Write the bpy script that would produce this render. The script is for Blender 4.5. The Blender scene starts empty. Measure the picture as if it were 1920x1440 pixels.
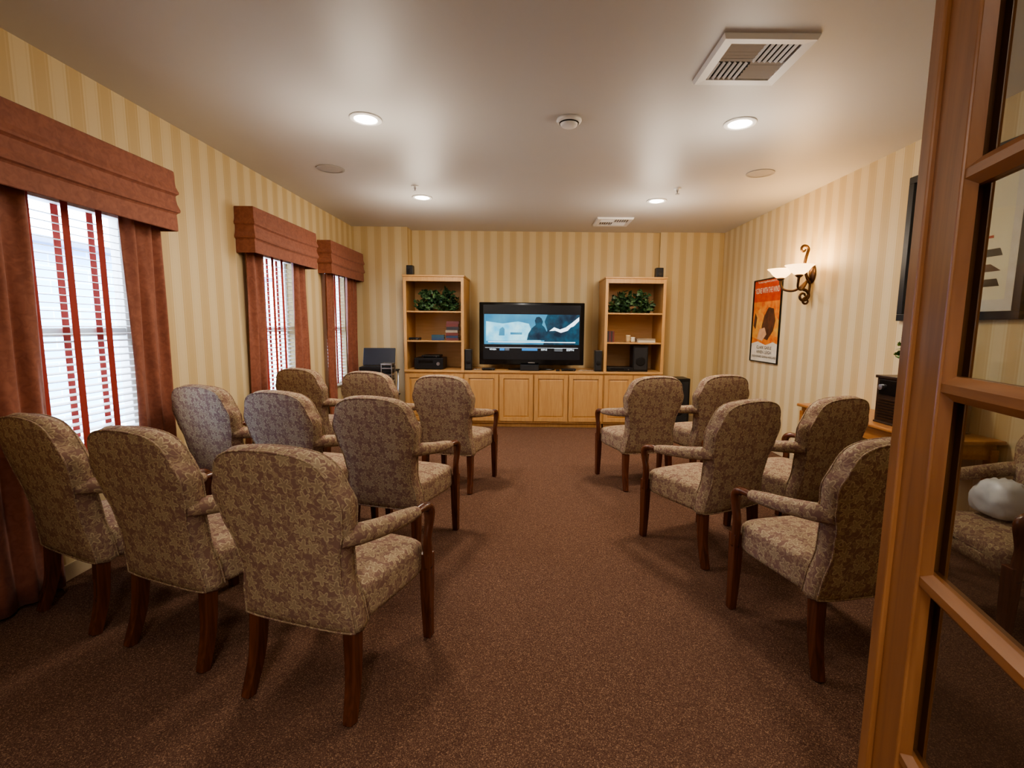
import bpy, bmesh, math, random
from mathutils import Vector, Matrix
random.seed(7)
S=bpy.context.scene
COL=S.collection
pi=math.pi

# ------------------------------------------------------------------ helpers
def box_uv(me):
    uvl=me.uv_layers.new(name="UVMap")
    for p in me.polygons:
        n=p.normal; a=(abs(n.x),abs(n.y),abs(n.z)); k=a.index(max(a))
        for li in p.loop_indices:
            c=me.vertices[me.loops[li].vertex_index].co
            uvl.data[li].uv=((c.y,c.z),(c.x,c.z),(c.x,c.y))[k]

def mobj(name,bm,mats,parent=None,smooth=False,bevel=0,sub=0,uv=False,seg=2,recalc=True,loc=None,label=None):
    if recalc: bmesh.ops.recalc_face_normals(bm,faces=bm.faces)
    me=bpy.data.meshes.new(name); bm.to_mesh(me); bm.free()
    if not isinstance(mats,(list,tuple)): mats=[mats]
    for m in mats: me.materials.append(m)
    if smooth:
        for p in me.polygons: p.use_smooth=True
    if uv: box_uv(me)
    o=bpy.data.objects.new(name,me); COL.objects.link(o)
    if parent: o.parent=parent
    if loc: o.location=loc
    if bevel:
        b=o.modifiers.new("bevel",'BEVEL'); b.width=bevel; b.segments=seg; b.limit_method='ANGLE'; b.angle_limit=0.6
    if sub:
        s=o.modifiers.new("sub",'SUBSURF'); s.levels=sub; s.render_levels=sub
    if label: o["label"]=label
    return o

def tag(o,label=None,category=None,group=None,kind=None):
    if label: o["label"]=label
    if category: o["category"]=category
    if group: o["group"]=group
    if kind: o["kind"]=kind
    return o

def root(name,loc,rz=0,label="",category="",group=None):
    o=bpy.data.objects.new(name,None); COL.objects.link(o)
    o.empty_display_size=0.1; o.location=loc; o.rotation_euler=(0,0,rz)
    return tag(o,label,category,group)

def box(bm,x0,x1,y0,y1,z0,z1,mi=0):
    vs=[bm.verts.new((x,y,z)) for x in (x0,x1) for y in (y0,y1) for z in (z0,z1)]
    for f in ((0,1,3,2),(4,6,7,5),(0,4,5,1),(2,3,7,6),(0,2,6,4),(1,5,7,3)):
        fc=bm.faces.new([vs[i] for i in f]); fc.material_index=mi
    return vs

def BM(): return bmesh.new()

def rbox(bm,c,h,k=6,cuts=6,fn=None):
    t=bmesh.new(); bmesh.ops.create_cube(t,size=2)
    bmesh.ops.subdivide_edges(t,edges=t.edges[:],cuts=cuts,use_grid_fill=True)
    m={}
    for v in t.verts:
        x,y,z=v.co
        n=(abs(x)**k+abs(y)**k+abs(z)**k)**(1.0/k)
        p=Vector((x/n,y/n,z/n))
        q=Vector((c[0]+p.x*h[0],c[1]+p.y*h[1],c[2]+p.z*h[2]))
        if fn: q=fn(p,q)
        m[v.index]=bm.verts.new(q)
    t.verts.index_update()
    for f in t.faces: bm.faces.new([m[v.index] for v in f.verts])
    t.free()

def catmull(pts,n=6):
    out=[]; P=[Vector(p) for p in pts]
    for i in range(len(P)-1):
        p0=P[max(i-1,0)];p1=P[i];p2=P[i+1];p3=P[min(i+2,len(P)-1)]
        for j in range(n):
            t=j/n
            out.append(0.5*((2*p1)+(-p0+p2)*t+(2*p0-5*p1+4*p2-p3)*t*t+(-p0+3*p1-3*p2+p3)*t**3))
    out.append(P[-1]); return out

def sweep(bm,pts,rad,seg=8,square=False,n=5,up=Vector((1,0,0)),smoothpath=True,closed=False):
    path=catmull(pts,n) if smoothpath else [Vector(p) for p in pts]
    N=len(path)
    if not isinstance(rad,(list,tuple)): rad=[(rad,rad)]*len(pts)
    rad=[(r,r) if not isinstance(r,(list,tuple)) else r for r in rad]
    rings=[]
    for i,p in enumerate(path):
        if closed: t=(path[(i+1)%N]-path[i-1]).normalized()
        else: t=(path[min(i+1,N-1)]-path[max(i-1,0)]).normalized()
        a=up-t*up.dot(t)
        if a.length<1e-3: a=Vector((0,1,0))-t*t.y
        a.normalize(); b=t.cross(a)
        f=i/(N-1)*(len(rad)-1); k=min(int(f),len(rad)-2); w=f-k
        if len(rad)==1: ra,rb=rad[0]
        else:
            ra=rad[k][0]*(1-w)+rad[k+1][0]*w; rb=rad[k][1]*(1-w)+rad[k+1][1]*w
        ring=[]
        if square:
            for cx,cy in [(1,1),(-1,1),(-1,-1),(1,-1)]: ring.append(bm.verts.new(p+a*ra*cx+b*rb*cy))
        else:
            for s in range(seg):
                an=2*pi*s/seg; ring.append(bm.verts.new(p+a*ra*math.cos(an)+b*rb*math.sin(an)))
        rings.append(ring)
    L=len(rings[0])
    for i in range(N-1 if not closed else N):
        A=rings[i];B=rings[(i+1)%N]
        for s in range(L): bm.faces.new([A[s],A[(s+1)%L],B[(s+1)%L],B[s]])
    if not closed:
        bm.faces.new(rings[0][::-1]); bm.faces.new(rings[-1])

def lathe(bm,prof,c=(0,0,0),seg=24,mi=0):
    rings=[]
    for r,z in prof:
        if r<1e-5: rings.append([bm.verts.new((c[0],c[1],c[2]+z))])
        else: rings.append([bm.verts.new((c[0]+r*math.cos(2*pi*s/seg),c[1]+r*math.sin(2*pi*s/seg),c[2]+z)) for s in range(seg)])
    for A,B in zip(rings[:-1],rings[1:]):
        for s in range(seg):
            t=(s+1)%seg
            if len(A)==1 and len(B)==1: continue
            if len(A)==1: f=bm.faces.new([A[0],B[s],B[t]])
            elif len(B)==1: f=bm.faces.new([A[s],A[t],B[0]])
            else: f=bm.faces.new([A[s],A[t],B[t],B[s]])
            f.material_index=mi

def poly(bm,pts,y,mi=0):
    f=bm.faces.new([bm.verts.new((p[0],y,p[1])) for p in pts]); f.material_index=mi
    f.normal_update()
    if f.normal.y>0: f.normal_flip()

def rect(bm,x0,x1,z0,z1,y,mi=0): poly(bm,[(x0,z0),(x1,z0),(x1,z1),(x0,z1)],y,mi)

def text(s,mat,parent,x,z,y,h=None,w=None,name="lettering",align='CENTER',sx=1.0):
    cu=bpy.data.curves.new("t",'FONT'); cu.body=s; cu.align_x=align; cu.align_y='CENTER'; cu.size=1
    t=bpy.data.objects.new("t",cu); COL.objects.link(t)
    bpy.context.view_layer.update()
    me=bpy.data.meshes.new_from_object(t.evaluated_get(bpy.context.evaluated_depsgraph_get()))
    bpy.data.objects.remove(t); 
    xs=[v.co.x for v in me.vertices]; ys=[v.co.y for v in me.vertices]
    W=max(xs)-min(xs); H=max(ys)-min(ys)
    kx=ky=1
    if h: ky=h/H; kx=ky*sx
    if w: 
        kx=w/W
        if not h: ky=kx
    cx=(max(xs)+min(xs))/2; cy=(max(ys)+min(ys))/2
    for v in me.vertices:
        v.co=Vector((x+(v.co.x-cx)*kx, y, z+(v.co.y-cy)*ky))
    me.materials.clear(); me.materials.append(mat); me.name=name
    o=bpy.data.objects.new(name,me); COL.objects.link(o); o.parent=parent
    return o

def copytree(src,loc,rz,label=None):
    n=src.copy(); COL.objects.link(n); n.location=loc; n.rotation_euler=(0,0,rz)
    if label: n["label"]=label
    def rec(a,b):
        for ch in a.children:
            c=ch.copy(); COL.objects.link(c); c.parent=b
            rec(ch,c)
    rec(src,n); return n

# ------------------------------------------------------------------ materials
def nm(name):
    m=bpy.data.materials.new(name); m.use_nodes=True
    return m,m.node_tree,m.node_tree.nodes["Principled BSDF"]
def N(nt,t,**k):
    n=nt.nodes.new(t)
    for a,b in k.items(): setattr(n,a,b)
    return n
def math_(nt,op,a,b=None,c=None):
    n=N(nt,'ShaderNodeMath',operation=op)
    for i,v in enumerate((a,b,c)):
        if v is None: continue
        if hasattr(v,'is_linked'): nt.links.new(v,n.inputs[i])
        else: n.inputs[i].default_value=v
    return n.outputs[0]
def mix(nt,f,a,b):
    n=N(nt,'ShaderNodeMix',data_type='RGBA')
    for i,v in ((0,f),(6,a),(7,b)):
        if hasattr(v,'is_linked'): nt.links.new(v,n.inputs[i])
        elif i==0: n.inputs[0].default_value=v
        else: n.inputs[i].default_value=(*v,1)
    return n.outputs[2]
def bump(nt,b,h,strength=.2,dist=.005):
    n=N(nt,'ShaderNodeBump'); n.inputs['Strength'].default_value=strength; n.inputs['Distance'].default_value=dist
    nt.links.new(h,n.inputs['Height']); nt.links.new(n.outputs[0],b.inputs['Normal'])
def plain(name,c,rough=.6,metal=0,noise=0.08,scale=20,emit=None,es=1,spec=None):
    m,nt,b=nm(name)
    tc=N(nt,'ShaderNodeTexCoord'); no=N(nt,'ShaderNodeTexNoise'); no.inputs['Scale'].default_value=scale
    nt.links.new(tc.outputs['Object'],no.inputs['Vector'])
    col=mix(nt,no.outputs[0],tuple(max(0,x*(1-noise)) for x in c),tuple(min(1,x*(1+noise)) for x in c))
    nt.links.new(col,b.inputs['Base Color'])
    b.inputs['Roughness'].default_value=rough; b.inputs['Metallic'].default_value=metal
    if spec is not None: b.inputs['Specular IOR Level'].default_value=spec
    if emit: b.inputs['Emission Color'].default_value=(*emit,1); b.inputs['Emission Strength'].default_value=es
    return m
def wood(name,c1,c2,axis=2,rough=.35,scale=9):
    m,nt,b=nm(name)
    tc=N(nt,'ShaderNodeTexCoord'); mp=N(nt,'ShaderNodeMapping')
    sc=[scale*2.2]*3; sc[axis]=scale*.16; mp.inputs['Scale'].default_value=sc
    nt.links.new(tc.outputs['Object'],mp.inputs[0])
    no=N(nt,'ShaderNodeTexNoise'); no.inputs['Scale'].default_value=1.6; no.inputs['Detail'].default_value=6; no.inputs['Distortion'].default_value=1.4
    nt.links.new(mp.outputs[0],no.inputs['Vector'])
    r=N(nt,'ShaderNodeValToRGB'); nt.links.new(no.outputs[0],r.inputs[0])
    r.color_ramp.elements[0].position=.3; r.color_ramp.elements[0].color=(*c1,1)
    r.color_ramp.elements[1].position=.7; r.color_ramp.elements[1].color=(*c2,1)
    nt.links.new(r.outputs[0],b.inputs['Base Color']); b.inputs['Roughness'].default_value=rough
    bump(nt,b,no.outputs[0],.08,.002)
    return m
def wallpaper(name):
    m,nt,b=nm(name)
    g=N(nt,'ShaderNodeNewGeometry'); s=N(nt,'ShaderNodeSeparateXYZ'); nt.links.new(g.outputs['Position'],s.inputs[0])
    s2=N(nt,'ShaderNodeSeparateXYZ'); nt.links.new(g.outputs['True Normal'],s2.inputs[0])
    co=math_(nt,'ADD',math_(nt,'MULTIPLY',s.outputs[0],math_(nt,'ABSOLUTE',s2.outputs[1])),math_(nt,'MULTIPLY',s.outputs[1],math_(nt,'ABSOLUTE',s2.outputs[0])))
    f=math_(nt,'FRACT',math_(nt,'DIVIDE',co,.19))
    r=N(nt,'ShaderNodeValToRGB'); r.color_ramp.interpolation='CONSTANT'; nt.links.new(f,r.inputs[0])
    L=(.73,.61,.38,1); L2=(.695,.57,.34,1); D=(.62,.475,.25,1); D2=(.66,.515,.285,1)
    e=r.color_ramp.elements; e[0].position=0; e[0].color=L; e[1].position=.06; e[1].color=L2
    for p,c in ((.10,L),(.40,L2),(.44,L),(.5,D),(.56,D2),(.60,D),(.90,D2),(.94,D)):
        x=e.new(p); x.color=c
    no=N(nt,'ShaderNodeTexNoise'); no.inputs['Scale'].default_value=60; nt.links.new(g.outputs['Position'],no.inputs['Vector'])
    col=mix(nt,math_(nt,'MULTIPLY',no.outputs[0],.10),r.outputs[0],(.6,.46,.26))
    nt.links.new(col,b.inputs['Base Color']); b.inputs['Roughness'].default_value=.6
    bump(nt,b,no.outputs[0],.05,.002)
    return m

M_wp=wallpaper("striped_wallpaper")
M_ceil=plain("painted_ceiling",(.58,.57,.56),.45,noise=.02,scale=3)
M_hall=plain("off_white_hall_paint",(.72,.70,.67),.7,noise=.02)
M_white=plain("white_paint",(.80,.80,.79),.45,noise=.02)
M_base=plain("cream_trim",(.6,.5,.34),.5)
M_maple=wood("honey_maple",(.50,.28,.11),(.61,.365,.155),2,.4)
M_mapleH=wood("honey_maple_crosswise",(.50,.28,.11),(.61,.365,.155),0,.4)
M_mapleIn=wood("honey_maple_inside",(.64,.41,.20),(.72,.48,.25),0,.45)
M_cherry=wood("dark_cherry",(.070,.021,.011),(.15,.050,.024),2,.25)
M_doorw=wood("orange_fir",(.24,.098,.036),(.36,.160,.062),2,.3,8)
M_doorh=wood("orange_fir_crosswise",(.24,.098,.036),(.36,.160,.062),0,.3,8)
M_oak=wood("oak_table",(.36,.15,.05),(.46,.21,.075),1,.3)
M_black=plain("black_plastic",(.012,.012,.014),.35,noise=.2)
M_gloss=plain("gloss_black",(.006,.006,.007),.08,noise=.1)
M_blackm=plain("matte_black",(.02,.02,.022),.7,noise=.2)
M_silver=plain("brushed_silver",(.5,.5,.52),.3,1,noise=.05)
M_bronze=plain("aged_bronze",(.10,.055,.03),.4,.8,noise=.4,scale=40)
M_dark=plain("void_shade",(.02,.018,.016),.9)  # dark colour standing in for shade inside the vent openings
M_grill=plain("grille_grey",(.43,.41,.39),.7)
M_paper=plain("paper_white",(.75,.73,.68),.7,noise=.03)
M_red=plain("red_tape",(.38,.05,.035),.7)
M_walnut=wood("dark_walnut",(.022,.011,.007),(.05,.024,.014),1,.3)

def carpet():
    m,nt,b=nm("brown_carpet")
    g=N(nt,'ShaderNodeNewGeometry')
    a=N(nt,'ShaderNodeTexVoronoi'); a.inputs['Scale'].default_value=330; a.inputs['Randomness'].default_value=1
    c=N(nt,'ShaderNodeTexNoise'); c.inputs['Scale'].default_value=2.2; c.inputs['Detail'].default_value=4
    for n in (a,c): nt.links.new(g.outputs['Position'],n.inputs['Vector'])
    sc=N(nt,'ShaderNodeSeparateColor'); nt.links.new(a.outputs['Color'],sc.inputs[0])
    r=N(nt,'ShaderNodeValToRGB'); nt.links.new(sc.outputs[0],r.inputs[0]); e=r.color_ramp.elements
    e[0].position=0; e[0].color=(.066,.034,.024,1); e[1].position=1; e[1].color=(.36,.225,.145,1)
    for p,cc in ((.45,(.128,.069,.048,1)),(.8,(.168,.095,.066,1)),(.88,(.245,.15,.10,1))):
        x=e.new(p); x.color=cc
    col=mix(nt,math_(nt,'MULTIPLY',c.outputs[0],.4),r.outputs[0],(.122,.066,.046))
    nt.links.new(col,b.inputs['Base Color']); b.inputs['Roughness'].default_value=1; b.inputs['Specular IOR Level'].default_value=.1
    bump(nt,b,a.outputs['Distance'],.4,.004)
    return m
M_carpet=carpet()

def fabric():
    m,nt,b=nm("leaf_brocade")
    uv=N(nt,'ShaderNodeUVMap'); 
    def layer(scale,base,amp,lobes,off,ow):
        mp=N(nt,'ShaderNodeMapping'); mp.inputs['Scale'].default_value=(scale,scale,1); mp.inputs['Location'].default_value=(off,off*.7,0)
        nt.links.new(uv.outputs[0],mp.inputs[0])
        v=N(nt,'ShaderNodeTexVoronoi',voronoi_dimensions='2D',feature='F1'); v.inputs['Scale'].default_value=1; v.inputs['Randomness'].default_value=.6
        nt.links.new(mp.outputs[0],v.inputs['Vector'])
        d=N(nt,'ShaderNodeVectorMath',operation='SUBTRACT'); nt.links.new(mp.outputs[0],d.inputs[0]); nt.links.new(v.outputs['Position'],d.inputs[1])
        s=N(nt,'ShaderNodeSeparateXYZ'); nt.links.new(d.outputs[0],s.inputs[0])
        sc=N(nt,'ShaderNodeSeparateColor'); nt.links.new(v.outputs['Color'],sc.inputs[0])
        an=math_(nt,'ARCTAN2',s.outputs[1],s.outputs[0])
        an=math_(nt,'ADD',an,math_(nt,'MULTIPLY',sc.outputs[0],6.28))
        co=math_(nt,'COSINE',math_(nt,'MULTIPLY',an,lobes))
        co2=math_(nt,'COSINE',an)
        rad=math_(nt,'ADD',math_(nt,'MULTIPLY_ADD',co,amp,base),math_(nt,'MULTIPLY',co2,.06))
        e=math_(nt,'SUBTRACT',rad,v.outputs['Distance'])
        mask=N(nt,'ShaderNodeMapRange'); nt.links.new(e,mask.inputs[0]); mask.inputs[1].default_value=-.02; mask.inputs[2].default_value=.02
        out=math_(nt,'LESS_THAN',math_(nt,'ABSOLUTE',e),ow)
        vein=math_(nt,'MULTIPLY',math_(nt,'GREATER_THAN',co,.90),mask.outputs[0])
        return mask.outputs[0],out,sc.outputs[1],vein
    m1,o1,r1,v1=layer(16,.30,.13,5,0,.045)
    m2,o2,r2,v2=layer(30,.27,.14,3,3.3,.07)
    no=N(nt,'ShaderNodeTexNoise'); no.inputs['Scale'].default_value=24; no.inputs['Detail'].default_value=1; nt.links.new(uv.outputs[0],no.inputs['Vector'])
    vine=math_(nt,'LESS_THAN',math_(nt,'ABSOLUTE',math_(nt,'SUBTRACT',no.outputs[0],.5)),.02)
    ground=(.245,.148,.118)
    c=mix(nt,math_(nt,'MULTIPLY',m2,.55),ground,(.33,.235,.16))
    c=mix(nt,math_(nt,'MULTIPLY',o2,.5),c,(.43,.335,.215))
    c=mix(nt,math_(nt,'MULTIPLY',vine,.55),c,(.46,.36,.225))
    lc=mix(nt,r1,(.31,.222,.15),(.40,.31,.205))
    c=mix(nt,m1,c,lc)
    c=mix(nt,math_(nt,'MULTIPLY',v1,.3),c,(.24,.15,.115))
    c=mix(nt,math_(nt,'MULTIPLY',o1,.8),c,(.55,.45,.285))
    fine=N(nt,'ShaderNodeTexNoise'); fine.inputs['Scale'].default_value=600; nt.links.new(uv.outputs[0],fine.inputs['Vector'])
    c=mix(nt,math_(nt,'MULTIPLY',fine.outputs[0],.2),c,(.18,.12,.09))
    nt.links.new(c,b.inputs['Base Color']); b.inputs['Roughness'].default_value=.85; b.inputs['Specular IOR Level'].default_value=.2
    bump(nt,b,math_(nt,'ADD',m1,fine.outputs[0]),.12,.002)
    return m
M_fab=fabric()

def curtain_mat():
    m,nt,b=nm("rust_damask")
    tc=N(nt,'ShaderNodeTexCoord')
    a=N(nt,'ShaderNodeTexNoise'); a.inputs['Scale'].default_value=26; a.inputs['Detail'].default_value=4; a.inputs['Distortion'].default_value=1.0
    nt.links.new(tc.outputs['Object'],a.inputs['Vector'])
    r=N(nt,'ShaderNodeValToRGB'); nt.links.new(a.outputs[0],r.inputs[0]); e=r.color_ramp.elements
    e[0].position=.35; e[0].color=(.235,.078,.047,1); e[1].position=.65; e[1].color=(.315,.112,.068,1)
    nt.links.new(r.outputs[0],b.inputs['Base Color']); b.inputs['Roughness'].default_value=.7; b.inputs['Sheen Weight'].default_value=.15
    return m
M_curt=curtain_mat()

def glass(name,tint=(1,1,1),refl=.1,k=.8,rough=.02):
    m=bpy.data.materials.new(name); m.use_nodes=True; nt=m.node_tree; nt.nodes.clear()
    o=N(nt,'ShaderNodeOutputMaterial'); t=N(nt,'ShaderNodeBsdfTransparent'); t.inputs[0].default_value=(*tint,1)
    g=N(nt,'ShaderNodeBsdfGlossy'); g.inputs['Roughness'].default_value=rough
    mx=N(nt,'ShaderNodeMixShader'); lw=N(nt,'ShaderNodeLayerWeight'); lw.inputs[0].default_value=.5
    p=math_(nt,'POWER',lw.outputs['Facing'],4.0)
    nt.links.new(math_(nt,'MULTIPLY_ADD',p,k,refl),mx.inputs[0])
    nt.links.new(t.outputs[0],mx.inputs[1]); nt.links.new(g.outputs[0],mx.inputs[2]); nt.links.new(mx.outputs[0],o.inputs[0])
    return m
M_glassW=glass("window_glass",(.98,.99,1),.02)
M_glassD=glass("door_glass",(.60,.61,.58),.09,.6,.05)
M_glassP=glass("picture_glass",(.97,.97,.97),.03)

def ext_brick():
    m,nt,b=nm("pale_painted_block")
    g=N(nt,'ShaderNodeNewGeometry'); s=N(nt,'ShaderNodeSeparateXYZ'); nt.links.new(g.outputs['Position'],s.inputs[0])
    cb=N(nt,'ShaderNodeCombineXYZ'); nt.links.new(s.outputs[1],cb.inputs[0]); nt.links.new(s.outputs[2],cb.inputs[1])
    br=N(nt,'ShaderNodeTexBrick'); nt.links.new(cb.outputs[0],br.inputs[0]); br.inputs['Scale'].default_value=1
    br.inputs['Brick Width'].default_value=.42; br.inputs['Row Height'].default_value=.2; br.inputs['Mortar Size'].default_value=.012
    br.inputs['Color1'].default_value=(.26,.46,.85,1); br.inputs['Color2'].default_value=(.20,.40,.80,1); br.inputs['Mortar'].default_value=(.45,.62,.9,1)
    nt.links.new(br.outputs[0],b.inputs['Base Color']); b.inputs['Roughness'].default_value=.9
    return m

# ------------------------------------------------------------------ room
XL,XR,YB,ZC=-2.5,2.82,7.2,2.77
YL=6.95; YR=7.15; YH=-1.9
NX0,NX1=-1.72,1.90
def struct(o): o["kind"]="structure"; return o
bm=BM(); box(bm,XL-.15,XR+.15,YH-.15,YB+.15,-.12,0); struct(mobj("floor",bm,M_carpet))
bm=BM(); box(bm,XL-.15,XR+.15,YH-.15,YB+.15,ZC,ZC+.15); struct(mobj("ceiling",bm,M_ceil))
bm=BM(); box(bm,XR,XR+.15,YH-.15,YB+.15,0,ZC); struct(mobj("wall_right",bm,M_wp))
WIN=[(2.25,3.12),(4.42,5.16),(5.98,6.60)]
ZS,ZT=.60,2.08
bm=BM(); ys=YH-.15
for a,b_ in WIN:
    box(bm,XL-.15,XL,ys,a,0,ZC); box(bm,XL-.15,XL,a,b_,0,ZS); box(bm,XL-.15,XL,a,b_,ZT,ZC); ys=b_
box(bm,XL-.15,XL,ys,YB+.15,0,ZC); struct(mobj("wall_left",bm,M_wp))
bm=BM(); box(bm,XL,XR,YB,YB+.15,0,ZC); box(bm,XL,NX0,YL,YB,0,ZC); box(bm,NX1,XR,YR,YB,0,ZC); struct(mobj("wall_back",bm,M_wp))
bm=BM(); box(bm,XL,-.98,-.20,-.06,0,ZC); box(bm,.45,XR,-.20,-.06,0,ZC); box(bm,-.98,.45,-.20,-.06,2.09,ZC)
struct(mobj("wall_front",bm,M_wp))
bm=BM(); box(bm,XL,XR,YH-.15,YH,0,ZC); struct(mobj("wall_hall",bm,M_hall))
bm=BM()
box(bm,-1.06,-.98,-.22,-.04,0,2.17); box(bm,.45,.53,-.22,-.04,0,2.17); box(bm,-.98,.45,-.22,-.04,2.09,2.17)
struct(mobj("trim_1",bm,M_doorw,bevel=.004))
bm=BM(); box(bm,XL,XL+.012,0,YL,0,.09); struct(mobj("baseboard_left",bm,M_base,bevel=.003))
bm=BM(); box(bm,XR-.012,XR,0,YR,0,.09); struct(mobj("baseboard_right",bm,M_base,bevel=.003))
bm=BM(); box(bm,XL+.012,NX0,YL-.012,YL,0,.09); box(bm,NX1,XR-.012,YR-.012,YR,0,.09); struct(mobj("baseboard_back",bm,M_base,bevel=.003))

# windows
for i,(a,b_) in enumerate(WIN):
    r=bpy.data.objects.new("window_%d"%(i+1),None); COL.objects.link(r); r.location=(XL-.09,(a+b_)/2,ZS); struct(r)
    w=(b_-a)/2; h=ZT-ZS
    bm=BM(); t=.045
    box(bm,-.03,.03,-w,-w+t,0,h); box(bm,-.03,.03,w-t,w,0,h); box(bm,-.03,.03,-w+t,w-t,0,t); box(bm,-.03,.03,-w+t,w-t,h-t,h)
    box(bm,-.025,.025,-w+t,w-t,h*.5-.025,h*.5+.025)
    mobj("window_frame",bm,M_white,r,bevel=.004)
    bm=BM(); bm.faces.new([bm.verts.new(p) for p in ((0,-w+t,t),(0,w-t,t),(0,w-t,h-t),(0,-w+t,h-t))]); mobj("window_pane",bm,M_glassW,r)
    bm=BM(); box(bm,.035,.12,-w+.0,w-.0,-.0,.02); mobj("window_sill",bm,M_white,r,bevel=.004)
    bl=root("window_blind",(XL-.028,(a+b_)/2,ZS),0,"white horizontal slat blind with red cloth tapes","window blind","slat blinds")
    bm=BM(); z=.06
    while z<h-.08:
        dx=.024; dz=-.003
        vs=[(-dx,-dz),(0,.002),(dx,dz)]
        top=[];bot=[]
        for yy in (-w+.012,w-.012):
            top.append([bm.verts.new((x,yy,z+zz+.0015)) for x,zz in vs]); bot.append([bm.verts.new((x,yy,z+zz-.0015)) for x,zz in vs])
        for k in (0,1):
            bm.faces.new([top[0][k],top[0][k+1],top[1][k+1],top[1][k]])
            bm.faces.new([bot[0][k],bot[1][k],bot[1][k+1],bot[0][k+1]])
        bm.faces.new([top[0][0],top[1][0],bot[1][0],bot[0][0]]); bm.faces.new([top[0][2],bot[0][2],bot[1][2],top[1][2]])
        z+=.042
    mobj("slats",bm,M_white,bl)
    bm=BM(); box(bm,-.026,.026,-w+.01,w-.01,h-.055,h-.005); mobj("head_rail",bm,M_white,bl,bevel=.003)
    bm=BM(); box(bm,-.026,.026,-w+.01,w-.01,.022,.04); mobj("bottom_rail",bm,M_white,bl,bevel=.003)
    for f in (-.52,-.04,.44):
        for xx in (-.0275,.0275):
            bm=BM(); box(bm,xx-.001,xx+.001,f*w-.021,f*w+.021,.03,h-.03); mobj("cloth_tape",bm,M_red,bl,label="red cloth ladder tape")

def curtain(y0,y1,label):
    bm=BM(); ny=int((y1-y0)/.008); nz=18; rows=[]
    ph=random.random()*6
    for k in range(nz+1):
        z=.02+(2.10-.02)*k/nz; row=[]
        for j in range(ny+1):
            f=j/ny; yc=(y0+y1)/2; sp=1-.07*math.sin(k/nz*pi)
            y=yc+(y0+(y1-y0)*f-yc)*sp
            q=math.sin(2*pi*y/.125+ph+.5*math.sin(k*.25))
            x=XL+.055+.019*q+.006*math.sin(y*90+k*.3+ph)
            row.append(bm.verts.new((x,y,z)))
        rows.append(row)
    for k in range(nz):
        for j in range(ny): bm.faces.new([rows[k][j],rows[k][j+1],rows[k+1][j+1],rows[k+1][j]])
    o=mobj("curtain",bm,M_curt,smooth=True)
    s=o.modifiers.new("solid",'SOLIDIFY'); s.thickness=.004
    return tag(o,label,"curtain","rust curtain panels")
VAL=[(1.93,3.28),(4.20,5.40),(5.80,6.90)]
PAN=[(2.0,2.42),(2.96,3.26),(4.24,4.50),(5.05,5.37),(5.84,6.08),(6.50,6.86)]
for a,b_ in PAN: curtain(a,b_,"rust red damask curtain panel hanging to the floor")
for a,b_ in VAL:
    r=root("window_valance",(XL,(a+b_)/2,2.0),0,"boxy rust red fabric valance with horizontal folds above a window","valance","rust window valances")
    w=(b_-a)/2
    prof=[(.158,.385),(.163,.380),(.165,.35),(.165,.31),(.167,.285),(.173,.266),(.178,.252),(.177,.240),(.170,.234),(.164,.226),(.165,.20),(.169,.172),(.176,.150),(.180,.136),(.178,.124),(.168,.117),(.163,.108),(.164,.08),(.165,.04),(.165,.004),(.160,.0)]
    def off(yf,p): return p[1]-.012*(1-yf*yf)*(1 if .02<p[1]<.37 else 0)
    bm=BM(); NYV=16
    cols=[]; path=[(0,-w,0,-1)]
    for j in range(NYV+1): path.append((1,-w+2*w*j/NYV,1,0))
    path.append((0,w,0,1))
    for (fx,y,nf,ns) in path:
        yf=y/w; col=[]
        for p in prof:
            extra=p[0]-.158
            if fx==0: col.append(bm.verts.new((.002,y+ns*extra,p[1])))
            else:
                e=extra*(-1 if y<=-w+1e-6 else (1 if y>=w-1e-6 else 0))
                col.append(bm.verts.new((p[0],y+e,off(yf,p))))
        cols.append(col)
    for A,B in zip(cols[:-1],cols[1:]):
        for k in range(len(prof)-1): bm.faces.new([A[k],A[k+1],B[k+1],B[k]])
    o=mobj("folded_fabric",bm,M_curt,r); s=o.modifiers.new("solid",'SOLIDIFY'); s.thickness=.006; s.offset=-1
    bm=BM(); box(bm,.002,.155,-w+.003,w-.003,.372,.384); mobj("top_board",bm,M_curt,r)

# exterior seen through the blinds
bm=BM(); box(bm,-7.2,-7.0,-2,13,-.3,2.5); tag(mobj("exterior_wall",bm,ext_brick()),"pale blue painted block wall outside the windows","wall")
M_eave=plain("dark_eave",(.12,.18,.32),.7)
bm=BM(); box(bm,-7.4,-6.8,-2,13,2.5,2.60); tag(mobj("roof_eave",bm,M_eave,bevel=.01),"blue-grey roof eave on the building outside","roof eave")
bm=BM(); box(bm,-9,XL-.16,-4,14,-.4,-.3); tag(mobj("exterior_ground",bm,plain("concrete",(.7,.71,.72),.9)),"pale concrete paving outside the windows","ground",kind="structure")

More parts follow.
